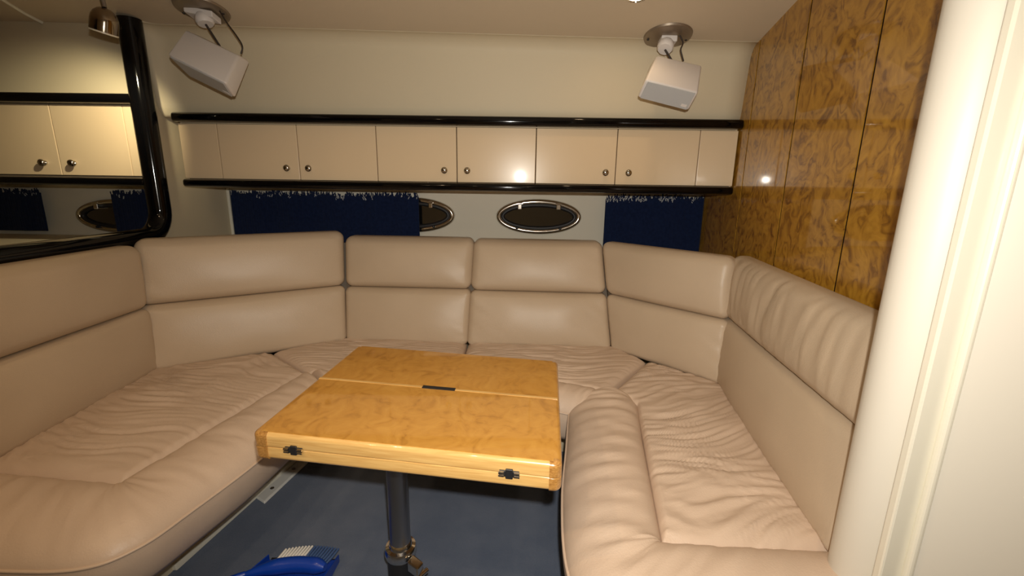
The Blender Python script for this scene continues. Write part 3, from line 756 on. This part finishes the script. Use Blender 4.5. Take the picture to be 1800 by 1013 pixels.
# pole
px, py = -0.327, 1.10
lathe('pole', [(0, 0.16), (0.030, 0.16), (0.030, 0.605), (0, 0.605)], M['steel'], tb, (px, py, 0), n=36)
lathe('mounting_plate', [(0, 0.59), (0.11, 0.59), (0.11, 0.602), (0.06, 0.611), (0, 0.611)], M['steel'], tb, (px, py, 0), n=36)
lathe('lower_tube', [(0, 0.0), (0.075, 0.0), (0.075, 0.010), (0.045, 0.018), (0.0385, 0.03), (0.0385, 0.185), (0, 0.185)], M['dark'], tb, (px, py, 0), n=36)
cl = lathe('collar', [(0.030, 0.182), (0.043, 0.184), (0.046, 0.192), (0.046, 0.206), (0.043, 0.214), (0.034, 0.217), (0.0315, 0.23), (0.030, 0.232)], M['chrome'], tb, (px, py, 0), n=36)
hexa('clamp', [(px + .030, py - .050, .172), (px + .066, py - .075, .172), (px + .078, py - .050, .172), (px + .042, py - .022, .172), (px + .030, py - .050, .206), (px + .066, py - .075, .206), (px + .078, py - .050, .206), (px + .042, py - .022, .206)], M['chrome'], cl, 0.004, 2)
lathe('clamp_bolt', [(0, -.03), (.007, -.03), (.007, .03), (0, .03)], M['chrome'], cl, (px + .068, py - .066, 0.172), (0.6, 0.8, 0), 14)
tube('clamp_lever', [(px + .064, py - .066, .168), (px + .078, py - .078, .135), (px + .095, py - .090, .095), (px + .104, py - .096, .070)], [0.008, 0.010, 0.012, 0.009], M['brown'], cl, 14)

# ------------------------------------------------------------------ dustpan and brush
dp = thing('dustpan', 'blue plastic dustpan lying on the carpet by the sofa', 'dustpan', (-0.72, 1.2, 0))
dpv = [(-0.815, 1.285), (-0.585, 1.290), (-0.590, 1.13), (-0.640, 1.085), (-0.790, 1.075), (-0.845, 1.12)]
prism('pan', dpv, 2, 0.002, 0.008, M['bluep'], dp)
for i in range(1, 6):
    a, b = Vector(dpv[i]), Vector(dpv[(i + 1) % 6])
    d = (b - a).normalized(); nn = Vector((-d.y, d.x)) * 0.004
    h0 = 0.03 if i == 1 else 0.065; h1 = 0.03 if i == 5 else 0.065
    hexa('rim', [(a.x, a.y, .002), (b.x, b.y, .002), (b.x + nn.x, b.y + nn.y, .002), (a.x + nn.x, a.y + nn.y, .002), (a.x, a.y, h0), (b.x, b.y, h1), (b.x + nn.x, b.y + nn.y, h1), (a.x + nn.x, a.y + nn.y, h0)], M['bluep'], dp, 0.0015, 1)
tube('handle', [(-0.715, 1.085, 0.045), (-0.72, 1.03, 0.05), (-0.73, 0.95, 0.045), (-0.735, 0.90, 0.04)], [0.014, 0.013, 0.016, 0.011], M['bluep'], dp, 14)
box('shadow_line', (-0.815, 1.286, 0.001), (-0.585, 1.297, 0.006), M['dark'], dp, 0.001, 1)  # dark strip standing in for the shadow line at the pan's far edge
bh = thing('hand_brush', 'blue hand brush with white and grey bristles lying in the dustpan', 'brush', (-0.70, 1.19, 0.01))
arc = [Vector((-0.835 + 0.245 * t, 1.165 + 0.055 * math.sin(math.pi * (0.12 + 0.62 * t)), 0.050 + 0.012 * t)) for t in [k / 16 for k in range(17)]]
tube('brush_head', arc, [0.008 + 0.016 * min(1, 3 * t, 8 * (1.03 - t)) for t in [k / 16 for k in range(17)]], M['bluep'], bh, 14, ry=None)
tube('brush_handle', [arc[0], arc[0] + Vector((-0.05, -0.03, 0)), arc[0] + Vector((-0.11, -0.075, -0.004)), arc[0] + Vector((-0.15, -0.12, -0.008))], [0.010, 0.012, 0.013, 0.009], M['bluep'], bh, 12)
for i in range(18):
    t = 0.28 + 0.70 * i / 17
    k = t * 16; j = min(15, int(k)); p = arc[j].lerp(arc[j + 1], k - j)
    q = p + Vector((0.012 + 0.008 * t, 0.070, 0.004)) 
    tube('bristle_tuft', [p + Vector((0, 0.012, 0)), p.lerp(q, 0.5), q], [0.0034, 0.0042, 0.0036], M['bristle_w'] if i < 9 else M['bristle_b'], bh, 7)

for o_ in (dp, bh): o_.location.y -= 0.04

# ------------------------------------------------------------------ speakers on the ceiling
def speaker(label, plate, brk, face, low, far_top, neck, cable):
    t = thing('speaker', label, 'speaker', plate, None)
    up = Vector((0.0163, 0.19, 1)).normalized()
    lathe('ceiling_plate', [(0, -.010), (.088, -.010), (.102, -.006), (.105, 0.002), (0, 0.004)], M['plate'], t, plate, tuple(up), 40)
    for s in (-1, 1):
        lathe('screw', [(0, -.013), (.005, -.013), (.006, -.010), (0, -.009)], M['dark'], t, (plate[0] + s * .085, plate[1] + .01, plate[2] - .002), tuple(up), 10)
    P = Vector(plate)
    b = Vector(brk)
    # bracket: a foot on the plate, then a swivel block
    d = Vector(neck)
    foot = []
    for z in (-.034, -.009):
        for a, c in ((-1, -1), (1, -1), (1, 1), (-1, 1)):
            foot.append(P + Vector((a * b.x * .5, c * .030, z - 0.19 * c * .03)) + Vector((0, 0, a * b.y)))
    hexa('bracket_foot', foot, M['white'], t, 0.004, 2)
    lathe('swivel', [(0, 0), (.030, 0), (.036, .008), (.036, .030), (.028, .042), (0, .044)], M['white'], t, d, tuple((P - d).normalized()), 10)
    # cabinet: near face (A,B top / D,C bottom), grille face below (D,C / E,F)
    A, B, C, D = [Vector(q) for q in face]; E, F = [Vector(q) for q in low]; G_, H_ = [Vector(q) for q in far_top]
    body = thing_mesh('cabinet', [A, B, C, D, E, F, G_, H_], [(0, 1, 2, 3), (3, 2, 5, 4), (4, 5, 7, 6), (6, 7, 1, 0), (0, 3, 4, 6), (1, 7, 5, 2)], M['white'], t, 0.010)
    nrm = (C - D).cross(E - D).normalized()
    if nrm.z > 0: nrm = -nrm
    cen = (D + C + E + F) / 4
    q = [cen + (p - cen) * 0.90 + nrm * 0.0005 for p in (D, C, F, E)]
    hexa('grille', q + [p + nrm * 0.004 for p in q], M['grille'], body, 0.001, 1)
    e1 = (F - E).normalized(); e2 = (E - D).normalized()
    bp = cen + (F - E) * 0.36 + (E - D) * 0.26 + nrm * 0.0045
    bq = [bp + e1 * a * .012 + e2 * c * .006 for a, c in ((-1, -1), (1, -1), (1, 1), (-1, 1))]
    hexa('badge', bq + [p + nrm * 0.0015 for p in bq], M['white'], body)
    dn = ((A + B) / 2).lerp((G_ + H_) / 2, 0.5)
    tube('stem', [d, d.lerp(dn, 0.5) , dn], 0.0045, M['cable'], t, 10)
    tube('cable', smoothline(cable, 24), 0.0032, M['cable'], t, 8)
    return t
def thing_mesh(name, vs, fs, mat, parent, bev):
    bm = bmesh.new(); bv = [bm.verts.new(v) for v in vs]
    for f in fs: bm.faces.new([bv[i] for i in f])
    bmesh.ops.recalc_face_normals(bm, faces=bm.faces)
    bmesh.ops.bevel(bm, geom=bm.edges[:], offset=bev, segments=3, affect='EDGES', profile=0.5)
    me = bpy.data.meshes.new(name); bm.to_mesh(me); bm.free()
    return sharp(link(name, me, mat, parent), 40)
pr = (0.660, 2.195, ceil_z(0.660, 2.195) - 0.003)
speaker('white box speaker with grey grille hanging from the ceiling near the burl wood bulkhead', pr, (0.070, 0.0),
        [(0.603, 2.14, 1.821), (0.807, 2.14, 1.782), (0.749, 2.00, 1.642), (0.525, 2.00, 1.690)], [(0.510, 2.06, 1.630), (0.736, 2.06, 1.579)],
        [(0.590, 2.20, 1.790), (0.790, 2.20, 1.745)], (0.640, 2.155, 1.848),
        [(0.70, 2.155, 1.905), (0.715, 2.15, 1.875), (0.705, 2.14, 1.845), (0.715, 2.145, 1.82), (0.725, 2.15, 1.80)])
pq = (-1.360, 2.095, ceil_z(-1.36, 2.095) - 0.003)
speaker('white box speaker tilted sideways hanging from the ceiling near the opening', pq, (0.120, -0.010),
        [(-1.421, 2.06, 1.877), (-1.203, 2.06, 1.780), (-1.187, 1.92, 1.638), (-1.411, 1.92, 1.745)], [(-1.405, 2.02, 1.690), (-1.215, 2.02, 1.600)],
        [(-1.400, 2.15, 1.870), (-1.195, 2.13, 1.770)], (-1.345, 2.085, 1.905),
        [(-1.275, 2.08, 1.955), (-1.250, 2.08, 1.91), (-1.215, 2.08, 1.86), (-1.195, 2.08, 1.82), (-1.205, 2.08, 1.790)])

# ------------------------------------------------------------------ chrome reading spot by the opening
sp = thing('spot_lamp', 'chrome ceiling reading spotlight beside the black opening trim', 'lamp', (-1.49, 1.75, 1.99))
cz_ = ceil_z(-1.49, 1.75)
lathe('canopy', [(0, -.014), (.040, -.014), (.045, -.008), (.045, 0.0), (0, 0.001)], M['plate'], sp, (-1.490, 1.77, cz_), n=28)
tube('arm', [(-1.496, 1.765, cz_ - .01), (-1.497, 1.755, 1.91), (-1.486, 1.75, 1.850)], 0.008, M['steel'], sp, 10)
dv = Vector((-0.30, 0.06, -0.95)).normalized()
ho = Vector((-1.484, 1.75, 1.848))
hd = lathe('lamp_head', [(0, 0), (.015, .0), (.023, .005), (.033, .016), (.039, .030), (.041, .045), (.041, .080), (.0385, .082), (.037, .072), (0, .070)], M['lamp_metal'], sp, ho, tuple(dv), 32)
lathe('rim', [(.0395, .078), (.0420, .079), (.0420, .083), (.0395, .084)], M['strip'], hd, ho, tuple(dv), 32)
lathe('bulb', [(0, .0715), (.033, .0715), (.033, .076), (0, .078)], M['lamp_on'], hd, ho, tuple(dv), 24)
light('spot_lamp_light', 'SPOT', (-1.56, 1.79, 1.750), 26, (1.0, 0.86, 0.55), 0.02, (-2.02, 2.21, 1.47), 74, 1.0)

# ------------------------------------------------------------------ ceiling downlights
first = None
for i, (x, y) in enumerate(DOWNLIGHTS):
    z = ceil_z(x, y)
    if first is None:
        first = thing('downlight', 'small round ceiling downlight', 'downlight', (x, y, z), 'ceiling downlights')
        lathe('bezel', [(.024, 0.0), (.040, 0.0), (.038, -.006), (.026, -.008), (.024, -.002)], M['chrome'], first, (x, y, z), n=28)
        lathe('lens', [(0, -.004), (.024, -.004), (.024, .0), (0, .0)], M['lamp_on'], first, (x, y, z), n=20)
    else:
        copy_thing(first, (x, y, z))
    light('downlight_beam', 'SPOT', (x, y, z - 0.02), 1.5 if y > 1.5 else 9.0, WARM, 0.025, (x, y + 0.05, 0), 160, 0.8)
# cream piping on the ceiling beyond the opening
tag(tube('trim_1', [(-2.18, 1.70, ceil_z(-2.18, 1.70) - .003), (-2.17, 2.00, ceil_z(-2.17, 2.0) - .003), (-2.20, 2.16, ceil_z(-2.2, 2.16) - .003), (-2.20, 2.235, ceil_z(-2.2, 2.235) - .003)], 0.007, M['strip'], None, 10),
    'cream piping line on the ceiling beyond the opening', 'trim', kind='structure')
